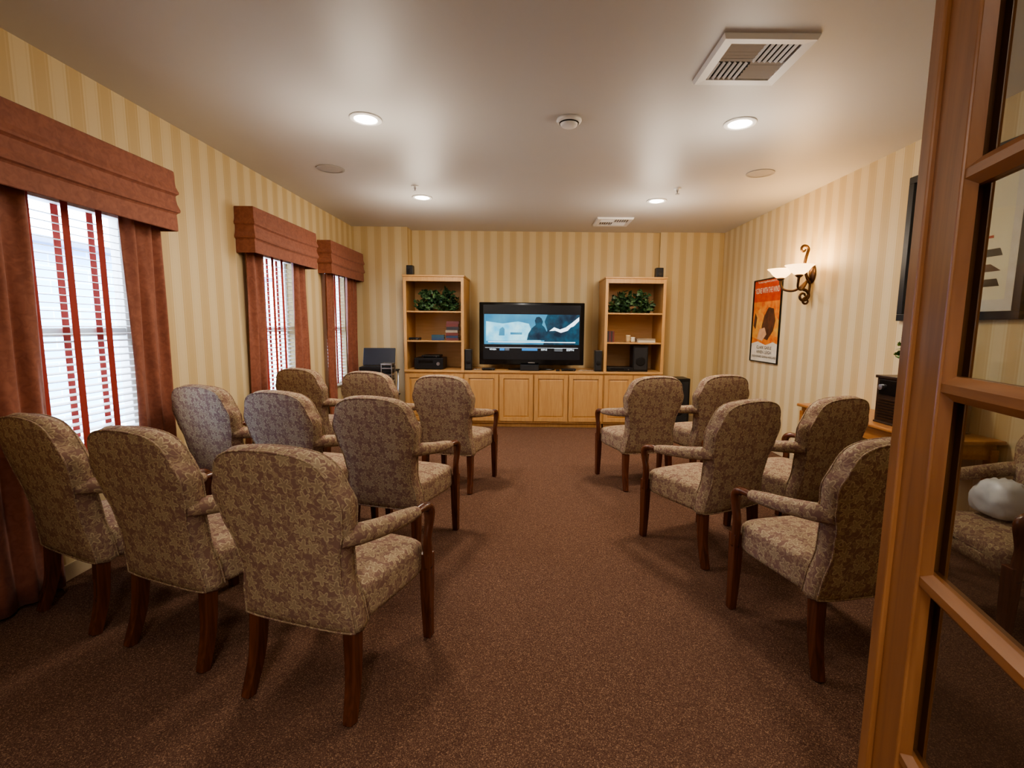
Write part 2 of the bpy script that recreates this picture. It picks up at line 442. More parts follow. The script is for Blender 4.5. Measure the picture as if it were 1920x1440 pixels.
# ------------------------------------------------------------------ chair
def build_chair():
    r=root("armchair",(0,0,0),0,"upholstered armchair in leaf brocade with dark cherry legs","chair","brocade theatre armchairs")
    bm=BM()
    def sf(p,q):
        fy=(q.y+.225)/.5
        q.x*= (.218+.040*max(0,min(1,fy)))/.25
        if p.z>0: q.z+=.028*(1-min(1,p.x**2))*(1-min(1,p.y**2))
        else: q.z+=.03*(1-min(1,p.x**2))*max(0,p.y)
        return q
    rbox(bm,(0,.022,.385),(.25,.245,.082),7,9,sf)
    mobj("seat",bm,M_fab,r,smooth=True,uv=True)
    NU,NV=24,24
    kw=[(0,.236),(.12,.229),(.30,.208),(.45,.217),(.62,.248),(.78,.271),(.92,.275),(1.05,.268)]
    def W(t):
        for (a,x),(b,y) in zip(kw[:-1],kw[1:]):
            if t<=b:
                f=(t-a)/(b-a); f=f*f*(3-2*f); return x+(y-x)*f
        return kw[-1][1]
    def bp(u,v,side):
        au=abs(u)
        zt=.990-.036*u*u-.082*au**6; zb=.315+.012*au**4; z=zb+v*(zt-zb); t=(z-.315)/.667
        yc=-.203-.120*max(t,0)**1.25
        e=(1-au**6)*(1-abs(2*v-1)**7)
        h=(.041+.030*e) if side>0 else (.041+.014*e)
        w=W(t)*(1-.13*(max(0,v-.80)/.20)**2*au**3)
        return Vector((w*u,yc+side*h,z))
    bm=BM(); sh=[]
    uu=[math.sin(pi/2*(2*i/NU-1))*.6+.4*(2*i/NU-1) for i in range(NU+1)]
    vv=[1-(1-j/NV)**1.25 for j in range(NV+1)]
    for side in (1,-1):
        sh.append([[bm.verts.new(bp(u,v,side)) for u in uu] for v in vv])
    for g in sh:
        for j in range(NV):
            for i in range(NU): bm.faces.new([g[j][i],g[j][i+1],g[j+1][i+1],g[j+1][i]])
    def per(g): return [g[0][i] for i in range(NU)]+[g[j][NU] for j in range(NV)]+[g[NV][i] for i in range(NU,0,-1)]+[g[j][0] for j in range(NV,0,-1)]
    A,B=per(sh[0]),per(sh[1]); n=len(A)
    cen=Vector((0,-.27,.65)); mid=[]
    for a,b in zip(A,B):
        m_=(a.co+b.co)/2; d=(m_-cen); d.y=0; d.normalize(); mid.append(bm.verts.new(m_+d*.013))
    for i in range(n):
        k=(i+1)%n
        bm.faces.new([A[i],A[k],mid[k],mid[i]]); bm.faces.new([mid[i],mid[k],B[k],B[i]])
    pipes=[[v.co.copy() for v in A],[v.co.copy() for v in B]]
    for pp in pipes:
        sweep(bm,pp,[(.0040,.0040)]*2,seg=6,smoothpath=False,closed=True,up=Vector((0,1,0)))
    mobj("backrest",bm,M_fab,r,smooth=True,uv=True)
    for s in (-1,1):
        bm=BM()
        sweep(bm,[(s*.220,-.285,.690),(s*.246,-.22,.684),(s*.263,-.1,.664),(s*.268,.03,.645),(s*.268,.135,.630)],
              [(.028,.034),(.035,.039),(.036,.036),(.035,.033),(.027,.024)],seg=12,n=5,up=Vector((1,0,0)))
        mobj("armrest",bm,M_fab,r,smooth=True,uv=True,label="padded brocade armrest")
        bm=BM()
        sweep(bm,[(s*.268,.10,.626),(s*.269,.17,.630),(s*.270,.225,.620),(s*.270,.250,.588),(s*.270,.243,.53),(s*.268,.230,.47),(s*.266,.236,.40),(s*.264,.240,.335)],
              [(.020,.014),(.024,.017),(.027,.021),(.025,.025),(.019,.023),(.018,.025),(.020,.025),(.021,.024)],seg=10,n=4,up=Vector((1,0,0)))
        mobj("arm_support",bm,M_cherry,r,smooth=True,label="curved dark cherry arm support")
        bm=BM()
        sweep(bm,[(s*.257,.243,.40),(s*.257,.243,.25),(s*.257,.245,.12),(s*.257,.250,0)],[(.026,.026),(.024,.024),(.021,.021),(.018,.019)],square=True,n=3,up=Vector((1,0,0)))
        mobj("leg",bm,M_cherry,r,bevel=.004)
        bm=BM()
        sweep(bm,[(s*.205,-.212,.42),(s*.208,-.218,.28),(s*.214,-.232,.14),(s*.224,-.272,0)],[(.025,.026),(.024,.026),(.021,.023),(.018,.020)],square=True,n=5,up=Vector((1,0,0)))
        mobj("leg",bm,M_cherry,r,bevel=.004)
    return r
CH=[(-.755,1.86,16),(-1.42,2.12,20),(-2.04,2.35,23),
    (-.80,3.0,15),(-1.42,3.18,18),(-2.03,3.40,20),
    (-.62,4.20,15.7),(-1.31,4.46,17),(-2.0,4.67,19),
    (1.34,2.085,-12),(2.33,2.21,-90),
    (1.13,3.0,-26),(1.77,3.17,-23),
    (.99,4.31,-16),(1.63,4.49,-17)]
ch0=build_chair()
for i,(x,y,a) in enumerate(CH):
    if i==0: ch0.location=(x,y,0); ch0.rotation_euler=(0,0,-math.radians(a))
    else: copytree(ch0,(x,y,0),-math.radians(a),"upholstered brocade armchair turned sideways against the wall" if a==-90 else None)

# ------------------------------------------------------------------ media cabinets
CF,CD=6.58,.61
def cab_door(parent,x0,x1,z0,z1):
    bm=BM(); t=.055; y0,y1=-.02,0
    box(bm,x0,x0+t,y0,y1,z0,z1); box(bm,x1-t,x1,y0,y1,z0,z1); box(bm,x0+t,x1-t,y0,y1,z0,z0+t); box(bm,x0+t,x1-t,y0,y1,z1-t,z1)
    o=[(x0+t,z0+t),(x1-t,z0+t),(x1-t,z1-t),(x0+t,z1-t)]
    i_=[(x0+t+.025,z0+t+.025),(x1-t-.025,z0+t+.025),(x1-t-.025,z1-t-.025),(x0+t+.025,z1-t-.025)]
    vo=[bm.verts.new((p[0],-.004,p[1])) for p in o]; vi=[bm.verts.new((p[0],-.012,p[1])) for p in i_]
    for k in range(4): bm.faces.new([vo[k],vo[(k+1)%4],vi[(k+1)%4],vi[k]])
    bm.faces.new(vi)
    mobj("cabinet_door",bm,M_maple,parent,bevel=.002,label="maple raised panel door")
def tower(x0,x1,label):
    r=root("bookcase_cabinet",((x0+x1)/2,CF,0),0,label,"bookcase","maple bookcase towers")
    w=(x1-x0)/2; D=CD
    bm=BM()
    box(bm,-w+.02,w-.02,.03,D,0,.06)
    box(bm,-w,w,0,D,.06,.76)
    mobj("base_body",bm,M_maple,r,bevel=.002)
    bm=BM()
    box(bm,-w-.0,w+.0,-.02,D,.76,.79); mobj("counter",bm,M_mapleH,r,bevel=.004)
    bm=BM()
    box(bm,-w,-w+.02,.02,D,.79,2.05); box(bm,w-.02,w,.02,D,.79,2.05); box(bm,-w+.02,w-.02,.02,D,2.03,2.05)
    box(bm,-w+.02,w-.02,D-.012,D,.79,2.03,1)
    box(bm,-w,-w+.04,0,.02,.79,2.05); box(bm,w-.04,w,0,.02,.79,2.05); box(bm,-w+.04,w-.04,0,.02,1.99,2.05)
    mobj("upper_body",bm,[M_maple,M_mapleIn],r,bevel=.0015)
    bm=BM(); box(bm,-w-.01,w+.01,-.012,D,2.05,2.075); mobj("cornice",bm,M_mapleH,r,bevel=.005)
    for z in (1.175,1.575):
        bm=BM(); box(bm,-w+.021,w-.021,.022,D-.014,z,z+.02); mobj("shelf",bm,M_mapleH,r,bevel=.002)
    cab_door(r,-w+.015,-.006,.09,.74); cab_door(r,.006,w-.015,.09,.74)
    return r
TX=[(-1.70,-.88),(1.035,1.855)]
tower(*TX[0],"tall honey maple bookcase cabinet beside the television")
tower(*TX[1],"tall honey maple bookcase cabinet beside the television")
x0,x1=TX[0][1]+.001,TX[1][0]-.001
r=root("low_cabinet",((x0+x1)/2,CF,0),0,"low honey maple cabinet with four panel doors under the television","cabinet")
w=(x1-x0)/2
bm=BM(); box(bm,-w,w,.03,CD,0,.06); box(bm,-w,w,0,CD,.06,.76); mobj("base_body",bm,M_maple,r,bevel=.002)
bm=BM(); box(bm,-w,w,-.02,CD,.76,.79); mobj("counter",bm,M_mapleH,r,bevel=.004)
dw=2*w/4
for k in range(4): cab_door(r,-w+k*dw+.008,-w+(k+1)*dw-.008,.09,.74)

# television
ZCN=.79
r=root("television",(.045,6.80,ZCN),0,"large flat black television on a low stand showing a sports broadcast","television")
TW,TH=.735,.87
bm=BM(); box(bm,-TW,TW,-.035,.03,.07,.07+TH); box(bm,-.5,.5,.03,.09,.2,.8); mobj("body",bm,M_gloss,r,bevel=.01)
bm=BM(); rbox(bm,(0,.0,.012),(.33,.13,.011),5,4); box(bm,-.09,.09,-.0,.03,.015,.09); mobj("stand",bm,M_gloss,r)
def emis(name,c,s=1,c2=None,scale=5):
    m=bpy.data.materials.new(name); m.use_nodes=True; nt=m.node_tree; b=nt.nodes["Principled BSDF"]
    b.inputs['Base Color'].default_value=(.01,.01,.01,1); b.inputs['Roughness'].default_value=.25
    if c2:
        tc=N(nt,'ShaderNodeTexCoord'); no=N(nt,'ShaderNodeTexNoise'); no.inputs['Scale'].default_value=scale; no.inputs['Detail'].default_value=3
        nt.links.new(tc.outputs['Object'],no.inputs['Vector'])
        rr=N(nt,'ShaderNodeMapRange'); rr.inputs[1].default_value=.35; rr.inputs[2].default_value=.65; nt.links.new(no.outputs[0],rr.inputs[0])
        nt.links.new(mix(nt,rr.outputs[0],c,c2),b.inputs['Emission Color'])
    else: b.inputs['Emission Color'].default_value=(*c,1)
    b.inputs['Emission Strength'].default_value=s
    return m
TVK=.55
E_blk=emis("screen_black",(.004,.005,.008),.5)
E_pic=emis("screen_picture",(.04,.26,.48),1.0*TVK,(.10,.42,.62),4)
E_lt=emis("screen_light",(.12,.58,.88),1.4*TVK,(.45,.88,1),7)
E_wh=emis("screen_white",(.8,.92,1),2*TVK)
E_fig=emis("screen_figure",(.004,.025,.06),.8*TVK,(.02,.12,.20),9)
E_blue=emis("screen_blue",(.05,.30,.75),1.0*TVK)
E_red=emis("screen_dim",(.2,.22,.26),.7*TVK)
sx,z0,z1=.68,.145,.905
bm=BM(); rect(bm,-sx,sx,z0,z1,-.0362,0)
H=z1-z0
P=lambda u,v:(-sx+2*sx*u, z0+H*v)
def pr(u0,u1,v0,v1,y,mi): 
    a=P(u0,v0); b=P(u1,v1); rect(bm,a[0],b[0],a[1],b[1],y,mi)
pr(0.01,.99,.28,.83,-.0366,1)
# bright water area on one side, reaching below the figure
poly(bm,[P(.03,.34),P(.60,.34),P(.56,.44),P(.50,.52),P(.47,.66),P(.36,.70),P(.20,.66),P(.03,.70)],-.0370,2)
poly(bm,[P(.16,.44),P(.22,.44),P(.22,.56),P(.20,.60),P(.17,.56)],-.0373,1)
poly(bm,[P(.28,.46),P(.40,.46),P(.40,.50),P(.28,.50)],-.0373,1)
# dark side of the picture
poly(bm,[P(.62,.28),P(.99,.28),P(.99,.83),P(.66,.83),P(.63,.70),P(.66,.55)],-.0374,4)
# figure
poly(bm,[P(.45,.36),P(.66,.36),P(.66,.50),P(.63,.60),P(.605,.64),P(.615,.70),P(.60,.76),P(.575,.79),P(.545,.78),P(.53,.72),P(.54,.64),P(.50,.58),P(.465,.48)],-.0376,4)
# pale curved splash crossing the dark side
pts=[(.68,.53),(.73,.60),(.79,.56),(.85,.60),(.91,.68),(.985,.79),(.985,.72),(.93,.62),(.90,.60),(.87,.54),(.80,.50),(.74,.54)]
poly(bm,[P(a,b) for a,b in pts],-.0379,3)
pr(.05,.95,.315,.330,-.0382,3)
pr(.02,.98,.155,.215,-.0370,0)
pr(.02,.98,.214,.219,-.0374,3)
pr(.17,.22,.165,.205,-.0374,5); pr(.225,.27,.165,.205,-.0374,6); pr(.40,.56,.165,.205,-.0374,5); pr(.735,.82,.168,.172,-.0374,3); pr(.735,.82,.198,.202,-.0374,3)
mobj("screen",bm,[E_blk,E_pic,E_lt,E_wh,E_fig,E_blue,E_red],r,recalc=False)
zt=P(0,.185)[1]
text("WNBA",E_wh,r,P(.10,0)[0],zt,-.0385,h=.022)
text("ESPN2",E_wh,r,P(.63,0)[0],zt,-.0385,h=.022)
text("ESPN",E_wh,r,P(.90,0)[0],zt,-.0385,h=.028,sx=1.2)
bm=BM(); rbox(bm,(0,-.036,.10),(.05,.002,.008),4,2); mobj("brand_badge",bm,M_silver,r)

def speaker(x,y,z,w,h,d,label):
    r=root("speaker",(x,y,z),0,label,"speaker")
    bm=BM(); box(bm,-w,w,-d,d,0,h); mobj("body",bm,M_black,r,bevel=.006)
    bm=BM(); box(bm,-w*.86,w*.86,-d-.006,-d,h*.07,h*.93); mobj("grille",bm,M_blackm,r,bevel=.004)
    bm=BM(); lathe(bm,[(0,0),(w*.55,0),(w*.62,.003),(w*.55,.004),(0,.002)],seg=20)
    o=mobj("cone",bm,M_black,r,smooth=True); o.rotation_euler=(pi/2,0,0); o.location=(0,-d-.006,h*.4)
    return r
speaker(-1.62,6.68,2.076,.045,.13,.05,"small black satellite speaker on top of a bookcase")
speaker(1.77,6.68,2.076,.05,.13,.05,"small black satellite speaker on top of a bookcase")
speaker(-.825,6.66,ZCN,.048,.29,.06,"black bookshelf speaker standing beside the television")
speaker(.965,6.66,ZCN,.048,.29,.06,"black bookshelf speaker standing beside the television")
speaker(2.09,6.80,0,.17,.70,.16,"black floor subwoofer beside the bookcase")
r=root("centre_speaker",(.02,6.615,ZCN),0,"small black centre speaker in front of the television stand","speaker")
bm=BM(); box(bm,-.13,.13,-.03,.025,0,.085); mobj("body",bm,M_black,r,bevel=.008)
bm=BM(); box(bm,-.12,.12,-.034,-.03,.01,.075); mobj("grille",bm,M_blackm,r,bevel=.003)

def leafmat(n,c1,c2):
    m,nt,b=nm(n); tc=N(nt,'ShaderNodeTexCoord'); no=N(nt,'ShaderNodeTexNoise'); no.inputs['Scale'].default_value=30
    nt.links.new(tc.outputs['Object'],no.inputs['Vector'])
    rr=N(nt,'ShaderNodeMapRange'); rr.inputs[1].default_value=.4; rr.inputs[2].default_value=.62; nt.links.new(no.outputs[0],rr.inputs[0])
    nt.links.new(mix(nt,rr.outputs[0],c1,c2),b.inputs['Base Color']); b.inputs['Roughness'].default_value=.45; return m
M_leaf=leafmat("ivy_green",(.012,.042,.018),(.10,.19,.08))
M_basket=wood("wicker",(.10,.05,.02),(.2,.11,.05),0,.8,30)
def leaves(bm,n,hx,hy,hz,size,drop=0):
    shape=[(0,0),(.35,-.12),(.62,.18),(.42,.42),(.45,.72),(.2,.72),(0,1.05),(-.2,.72),(-.45,.72),(-.42,.42),(-.62,.18),(-.35,-.12)]
    for _ in range(n):
        th=random.uniform(0,2*pi); ph=random.uniform(0,1); rr=random.uniform(.45,1)
        x=hx*rr*math.cos(th)*math.sqrt(1-ph*ph*.8); y=hy*rr*math.sin(th)*math.sqrt(1-ph*ph*.8); z=hz*ph*rr+.02
        if random.random()<drop: z=random.uniform(.0,.05)
        s=size*random.uniform(.7,1.25)
        R=Matrix.Rotation(random.uniform(0,2*pi),3,'Z')@Matrix.Rotation(random.uniform(-.2,1.4),3,'X')@Matrix.Rotation(random.uniform(-.5,.5),3,'Y')
        c=bm.verts.new(Vector((x,y,z))+R@Vector((0,.35*s,.08*s)))
        vs=[bm.verts.new(Vector((x,y,z))+R@Vector((a*s,b*s,0))) for a,b in shape]
        for i in range(len(vs)): bm.faces.new([c,vs[i],vs[(i+1)%len(vs)]])
def ivy(x,y,z,label):
    r=root("potted_ivy",(x,y,z),random.uniform(-.05,.05),label,"potted plant","ivy plants in the bookcases")
    bm=BM(); lathe(bm,[(0,0),(.075,0),(.095,.03),(.10,.09),(.092,.095),(.085,.08),(0,.075)],seg=18); mobj("basket",bm,M_basket,r,smooth=True)
    bm=BM(); leaves(bm,620,.33,.13,.30,.055,.3)
    for v in bm.verts:
        v.co.z=max(v.co.z,.004); v.co.x=max(-.355,min(.355,v.co.x))
    mobj("foliage",bm,M_leaf,r,recalc=False)
    bm=BM()
    for _ in range(14):
        a=random.uniform(0,2*pi); sweep(bm,[(0,0,.08),(.12*math.cos(a),.06*math.sin(a),.16),(.24*math.cos(a),.10*math.sin(a),.10)],.0025,seg=5,n=3)
    mobj("stems",bm,M_leaf,r)
ivy(-1.27,6.77,1.596,"trailing green ivy in a basket on the top shelf")
ivy(1.43,6.77,1.596,"trailing green ivy in a basket on the top shelf")

BC=[(.16,.04,.035),(.03,.06,.13),(.33,.27,.2),(.04,.04,.045),(.14,.045,.05),(.6,.55,.45),(.03,.08,.12)]
BM_=[plain("book_cover_%d"%i,c,.5) for i,c in enumerate(BC)]
def book(x,y,z,w,d,t,mi,rz,label,group,upright=False):
    r=root("book",(x,y,z),rz,label,"book",group)
    def bb(a0,a1,b0,b1,c0,c1,bm):
        if upright: box(bm,c0,c1,b0,b1,a0,a1)
        else: box(bm,a0,a1,b0,b1,c0,c1)
    W2=w if upright else w/2; A0=0 if upright else -w/2
    bm=BM(); bb(A0,W2,-d/2,d/2,0,.003,bm); bb(A0,W2,-d/2,d/2,t-.003,t,bm); bb(A0,W2,-d/2,-d/2+.003,.003,t-.003,bm)
    mobj("cover",bm,BM_[mi],r)
    bm=BM(); bb(A0+.004,W2-.004,-d/2+.004,d/2-.005,.0035,t-.0035,bm); mobj("pages",bm,M_paper,r)
SH1=1.196
z=SH1
for k,(t,mi) in enumerate([(.035,4),(.030,1),(.04,0),(.035,2),(.045,3),(.035,0),(.04,4)]):
    book(-1.05+random.uniform(-.01,.01),6.72,z,.17,.15,t,mi,random.uniform(-.08,.08),"stacked hardback book on the middle shelf","stacked books in the bookcase"); z+=t+.0005
z=SH1
for t,mi in [(.035,1),(.04,6)]:
    book(-1.25,6.70,z,.17,.14,t,mi,.03,"blue book lying flat on the shelf","stacked books in the bookcase"); z+=t+.0005
xx=1.09
for t,mi in [(.022,3),(.03,4),(.018,3),(.025,0)]:
    book(xx,6.74,SH1,.15,.12,t,mi,0,"upright paperback on the middle shelf","upright paperbacks",True); xx+=t+.001
z=SH1
for t,mi in [(.028,5),(.025,2)]:
    book(1.62,6.70,z,.24,.16,t,mi,.05,"pale book lying flat on the shelf","pale flat books"); z+=t+.0005
for x,h,c in ((1.385,.10,(.55,.42,.25)),(1.45,.07,(.7,.65,.55))):
    bm=BM(); lathe(bm,[(0,0),(.028,0),(.034,h*.3),(.030,h*.8),(.036,h),(.031,h),(.026,h*.8),(0,h*.75)],(0,0,0),18)
    tag(mobj("ceramic_cup",bm,plain("ceramic_glaze",c,.3),smooth=True,loc=(x,6.70,SH1)),"small cream ceramic cup on the middle shelf","cup")
def device(name,x,y,z,w,d,h,label,cat,slots=True,rz=0):
    r=root(name,(x,y,z),rz,label,cat)
    bm=BM(); box(bm,-w/2,w/2,-d/2,d/2,.008,h); 
    for a in (-1,1):
        for b in (-1,1): box(bm,a*w*.4-.01,a*w*.4+.01,b*d*.4-.01,b*d*.4+.01,0,.008)
    mobj("body",bm,M_black,r,bevel=.004)
    bm=BM(); box(bm,-w*.35,w*.15,-d/2-.002,-d/2,h*.55,h*.8); mobj("display",bm,M_gloss,r)
    bm=BM(); lathe(bm,[(0,0),(h*.16,0),(h*.15,.012),(0,.012)],seg=16); o=mobj("knob",bm,M_silver,r,smooth=False); o.rotation_euler=(pi/2,0,0); o.location=(w*.33,-d/2,h*.5)
    return r
device("cable_box",-1.58,6.72,SH1,.14,.16,.035,"small black device on the middle shelf","electronics")
device("stereo_receiver",-1.38,6.80,ZCN+.001,.40,.32,.16,"black stereo receiver inside the bookcase","stereo receiver")
device("disc_player",-1.36,6.80,ZCN+.163,.25,.26,.035,"slim black player stacked on the receiver","electronics")
device("disc_player",1.27,6.78,ZCN+.001,.36,.30,.055,"flat black disc player inside the bookcase","electronics")
speaker(1.555,6.76,ZCN+.001,.105,.36,.11,"tall black boxy speaker inside the bookcase")
device("game_console",.56,6.66,ZCN+.001,.20,.12,.03,"small flat black box on the cabinet top","electronics")
device("cable_box",-.55,6.66,ZCN+.001,.18,.12,.03,"small black box on the cabinet top","electronics")
M_cable=plain("grey_cable",(.35,.35,.36),.5)
for (xa,xb,lab) in ((.70,.90,"tangled grey cable on the cabinet top"),(-.75,-.66,"looped grey cable on the cabinet top")):
    bm=BM(); pts=[]
    for k in range(12):
        f=k/11; pts.append((xa+(xb-xa)*f,6.61+.02*math.sin(f*17),ZCN+.007+.010*abs(math.sin(f*9))))
    sweep(bm,pts,.004,seg=6,n=4,up=Vector((0,0,1)))
    tag(mobj("cable",bm,M_cable,smooth=True),lab,"cable")
bm=BM(); box(bm,-.025,.025,-.05,.05,0,.02)
tag(mobj("remote_control",bm,M_black,bevel=.006,loc=(.41,6.62,ZCN)),"black remote control on the cabinet top","remote control")

r=root("equipment_cart",(-1.98,6.38,0),0,"small black wheeled cart against the wall","cart")
for sx_ in (-1,1):
    for sy_ in (-1,1):
        bm=BM(); sweep(bm,[(sx_*.2,sy_*.16,.05),(sx_*.2,sy_*.16,.80)],.012,seg=8,smoothpath=False,up=Vector((1,0,0))); mobj("post",bm,M_silver,r,smooth=True)
        bm=BM(); lathe(bm,[(0,-.012),(.025,-.012),(.025,.012),(0,.012)],seg=14); o=mobj("wheel",bm,M_black,r); o.rotation_euler=(0,pi/2,0); o.location=(sx_*.2,sy_*.16,.025)
for z in (.12,.45,.785):
    bm=BM(); box(bm,-.22,.22,-.18,.18,z,z+.02); mobj("shelf",bm,M_blackm,r,bevel=.004)
r=root("folding_case",(-2.0,6.36,.806),.12,"black equipment case with its lid tilted open on the cart","equipment case")
bm=BM(); box(bm,-.21,.21,-.15,.15,0,.05); mobj("body",bm,M_black,r,bevel=.008)
bm=BM(); box(bm,-.21,.21,-.012,.012,0,.24); o=mobj("lid",bm,plain("dark_slate",(.025,.03,.045),.4),r,bevel=.006); o.location=(0,.10,.055); o.rotation_euler=(-.35,0,0)
r=root("media_rack",(-1.78,6.08,0),0,"slim black and silver wire media rack full of discs","rack")
bm=BM(); box(bm,-.07,.07,-.08,.08,0,.02); box(bm,-.07,.07,-.08,.08,.90,.92)
for a in (-1,1):
    for b in (-1,1): box(bm,a*.065-.005,a*.065+.005,b*.075-.005,b*.075+.005,.02,.90)
mobj("frame",bm,M_silver,r,bevel=.002)
bm=BM()
for k in range(42): box(bm,-.058,.058,-.07,.07,.03+k*.0205,.03+k*.0205+.012,k%4==0)
o=mobj("disc_cases",bm,[M_black,M_silver],r); o["kind"]="stuff"

# ------------------------------------------------------------------ ceiling fittings
M_bulb=plain("lamp_glow",(1,.9,.75),.5,emit=(1,.90,.74),es=22)
def downlight(x,y,power=52,fill=.17,col=(1,.87,.71)):
    r=root("recessed_light",(x,y,ZC),0,"round recessed ceiling downlight with white trim, switched on","ceiling light","recessed downlights")
    bm=BM(); lathe(bm,[(.072,-.001),(.105,-.001),(.107,-.006),(.100,-.010),(.078,-.010),(.072,-.001)],seg=32); mobj("trim_ring",bm,M_white,r,smooth=True)
    bm=BM(); lathe(bm,[(.074,-.004),(.05,-.012),(0,-.016)],seg=24); mobj("bulb",bm,M_bulb,r,smooth=True,recalc=True)
    L=bpy.data.lights.new("downlight_lamp",'SPOT'); L.energy=power; L.color=col; L.spot_size=math.radians(165); L.spot_blend=1; L.shadow_soft_size=.18
    o=bpy.data.objects.new("downlight_lamp",L); COL.objects.link(o); o.parent=r; o.location=(0,0,-.05)
    L=bpy.data.lights.new("ceiling_fill",'POINT'); L.energy=power*fill; L.color=col; L.shadow_soft_size=.2  # added point lamp hanging below each fixture, brightens the ceiling
    o=bpy.data.objects.new("ceiling_fill",L); COL.objects.link(o); o.parent=r; o.location=(0,0,-.5)
for x,y in ((-1.105,3.40),(1.405,3.41)): downlight(x,y,52)
for x,y in ((-1.16,5.37),(1.375,5.41)): downlight(x,y,62)
for x,y in ((-1.1,1.35),(1.4,1.35)): downlight(x,y,11,.1,(1,.91,.80))
downlight(-.2,-1.1,75,.3,(1,.95,.89))  # added hall lamp behind the camera, fills light onto the chair backs
def vent(x,y,s,label):
    r=root("ceiling_vent",(x,y,ZC),0,label,"air vent","ceiling vents")
    bm=BM(); a=s/2; b=s/2-.055
    o=[(-a,-a),(a,-a),(a,a),(-a,a)]; i_=[(-b,-b),(b,-b),(b,b),(-b,b)]
    vo=[bm.verts.new((p[0],p[1],-.004)) for p in o]; vm=[bm.verts.new((p[0]*.96,p[1]*.96,-.024)) for p in o]
    vi=[bm.verts.new((p[0],p[1],-.020)) for p in i_]; vt=[bm.verts.new((p[0],p[1],-.001)) for p in i_]; vtop=[bm.verts.new((p[0],p[1],-.0005)) for p in o]
    for A,B in ((vtop,vo),(vo,vm),(vm,vi),(vi,vt)):
        for k in range(4): bm.faces.new([A[k],A[(k+1)%4],B[(k+1)%4],B[k]])
    mobj("frame",bm,M_white,r)
    bm=BM(); box(bm,-b,b,-b,b,-.0015,-.0005); mobj("duct_shade",bm,M_dark,r)  # flat dark sheet, painted shade behind the louvres
    bm=BM(); n=6
    def slat(x0,x1,y0,y1,ax):
        if ax=='x': v=[(x0,y0,-.010),(x1,y0,-.010),(x1,y1,-.018),(x0,y1,-.018)]
        else: v=[(x0,y0,-.010),(x0,y1,-.010),(x1,y1,-.018),(x1,y0,-.018)]
        bm.faces.new([bm.verts.new(p) for p in v])
    st=b/n
    for k in range(n):
        slat(-b,0,-b+k*st+.002,-b+k*st+st*.5,'x'); slat(0,b,k*st+.002,k*st+st*.5,'x')
        slat(k*st+.002,k*st+st*.5,-b,0,'y'); slat(-b+k*st+.002,-b+k*st+st*.5,0,b,'y')
    o=mobj("louvres",bm,M_white,r); sm=o.modifiers.new("s",'SOLIDIFY'); sm.thickness=.0015
vent(1.125,2.64,.45,"square white four-way ceiling air vent")
vent(1.08,6.45,.46,"square white ceiling air vent near the television wall")
r=root("smoke_detector",(.255,3.38,ZC),0,"round white smoke detector on the ceiling","smoke detector")
bm=BM(); lathe(bm,[(0,0),(.082,0),(.084,-.010),(.078,-.020),(.066,-.024)],seg=32); mobj("base",bm,M_white,r,smooth=True)
bm=BM(); lathe(bm,[(.062,-.022),(.058,-.034),(.050,-.044),(.030,-.050),(0,-.051)],seg=32); mobj("cap",bm,M_white,r,smooth=True)
bm=BM(); lathe(bm,[(.064,-.024),(.0645,-.029),(.062,-.031)],seg=32); mobj("vent_slot",bm,M_dark,r)
for x in (-1.77,2.04):
    r=root("ceiling_speaker",(x,4.45,ZC),0,"round flush ceiling speaker with painted grille","ceiling speaker","ceiling speakers")
    bm=BM(); lathe(bm,[(.100,-.0005),(.118,-.001),(.118,-.006),(.100,-.007)],seg=32); mobj("rim",bm,M_grill,r)
    bm=BM(); lathe(bm,[(0,-.005),(.05,-.0055),(.101,-.004)],seg=32); mobj("grille",bm,M_grill,r,smooth=True)
for x in (-1.14,1.46):
    r=root("fire_sprinkler",(x,4.95,ZC),0,"small chrome and white pendant fire sprinkler","fire sprinkler","fire sprinklers")
    bm=BM(); lathe(bm,[(0,.004),(.04,.004),(.036,-.006),(.015,-.010),(0,-.010)],seg=20); mobj("escutcheon",bm,M_white,r,smooth=True)
    bm=BM(); lathe(bm,[(.011,-.008),(.011,-.028),(.007,-.03),(.004,-.05),(0,-.05)],seg=12); mobj("nozzle",bm,M_silver,r,smooth=True)
    bm=BM(); lathe(bm,[(0,-.05),(.02,-.05),(.021,-.053),(0,-.054)],seg=16); mobj("deflector",bm,M_silver,r)

# ------------------------------------------------------------------ sconce
r=root("wall_sconce",(XR,4.87,1.95),-pi/2,"scrolled bronze wall sconce with two glowing alabaster bowl shades","wall lamp")
bm=BM(); lathe(bm,[(0,.0),(.055,.0),(.06,.008),(.045,.018),(.02,.03),(0,.034)],seg=24)
o=mobj("back_plate",bm,M_bronze,r,smooth=True); o.rotation_euler=(pi/2,0,0); o.scale=(1,1.6,1)
bm=BM()
def spiral(cx,cy,cz,r0,turns,ax,start,sgn):
    out=[]
    for k in range(14):
        f=k/13; a=start+sgn*f*turns*2*pi; rr=r0*(1-.75*f)
        out.append((cx,cy+rr*math.cos(a),cz+rr*math.sin(a)))
    return out
sweep(bm,[(0,-.02,-.10),(0,-.06,-.03),(0,-.09,.08),(0,-.07,.2)]+spiral(0,-.105,.235,.045,1.1,0,-.4,1),[.014,.015,.014,.012,.012,.011,.010,.008],seg=8,n=4)
sweep(bm,[(0,-.03,-.05),(0,-.10,-.14)]+spiral(0,-.08,-.22,.06,1.2,0,1.2,-1),[.014,.015,.014,.013,.011,.009],seg=8,n=4)
sweep(bm,[(0,-.02,-.06),(0,-.03,-.2)]+spiral(0,-.05,-.27,.035,1.0,0,2.4,1),[.011,.011,.010,.008],seg=8,n=4)
mobj("scroll_bracket",bm,M_bronze,r,smooth=True)
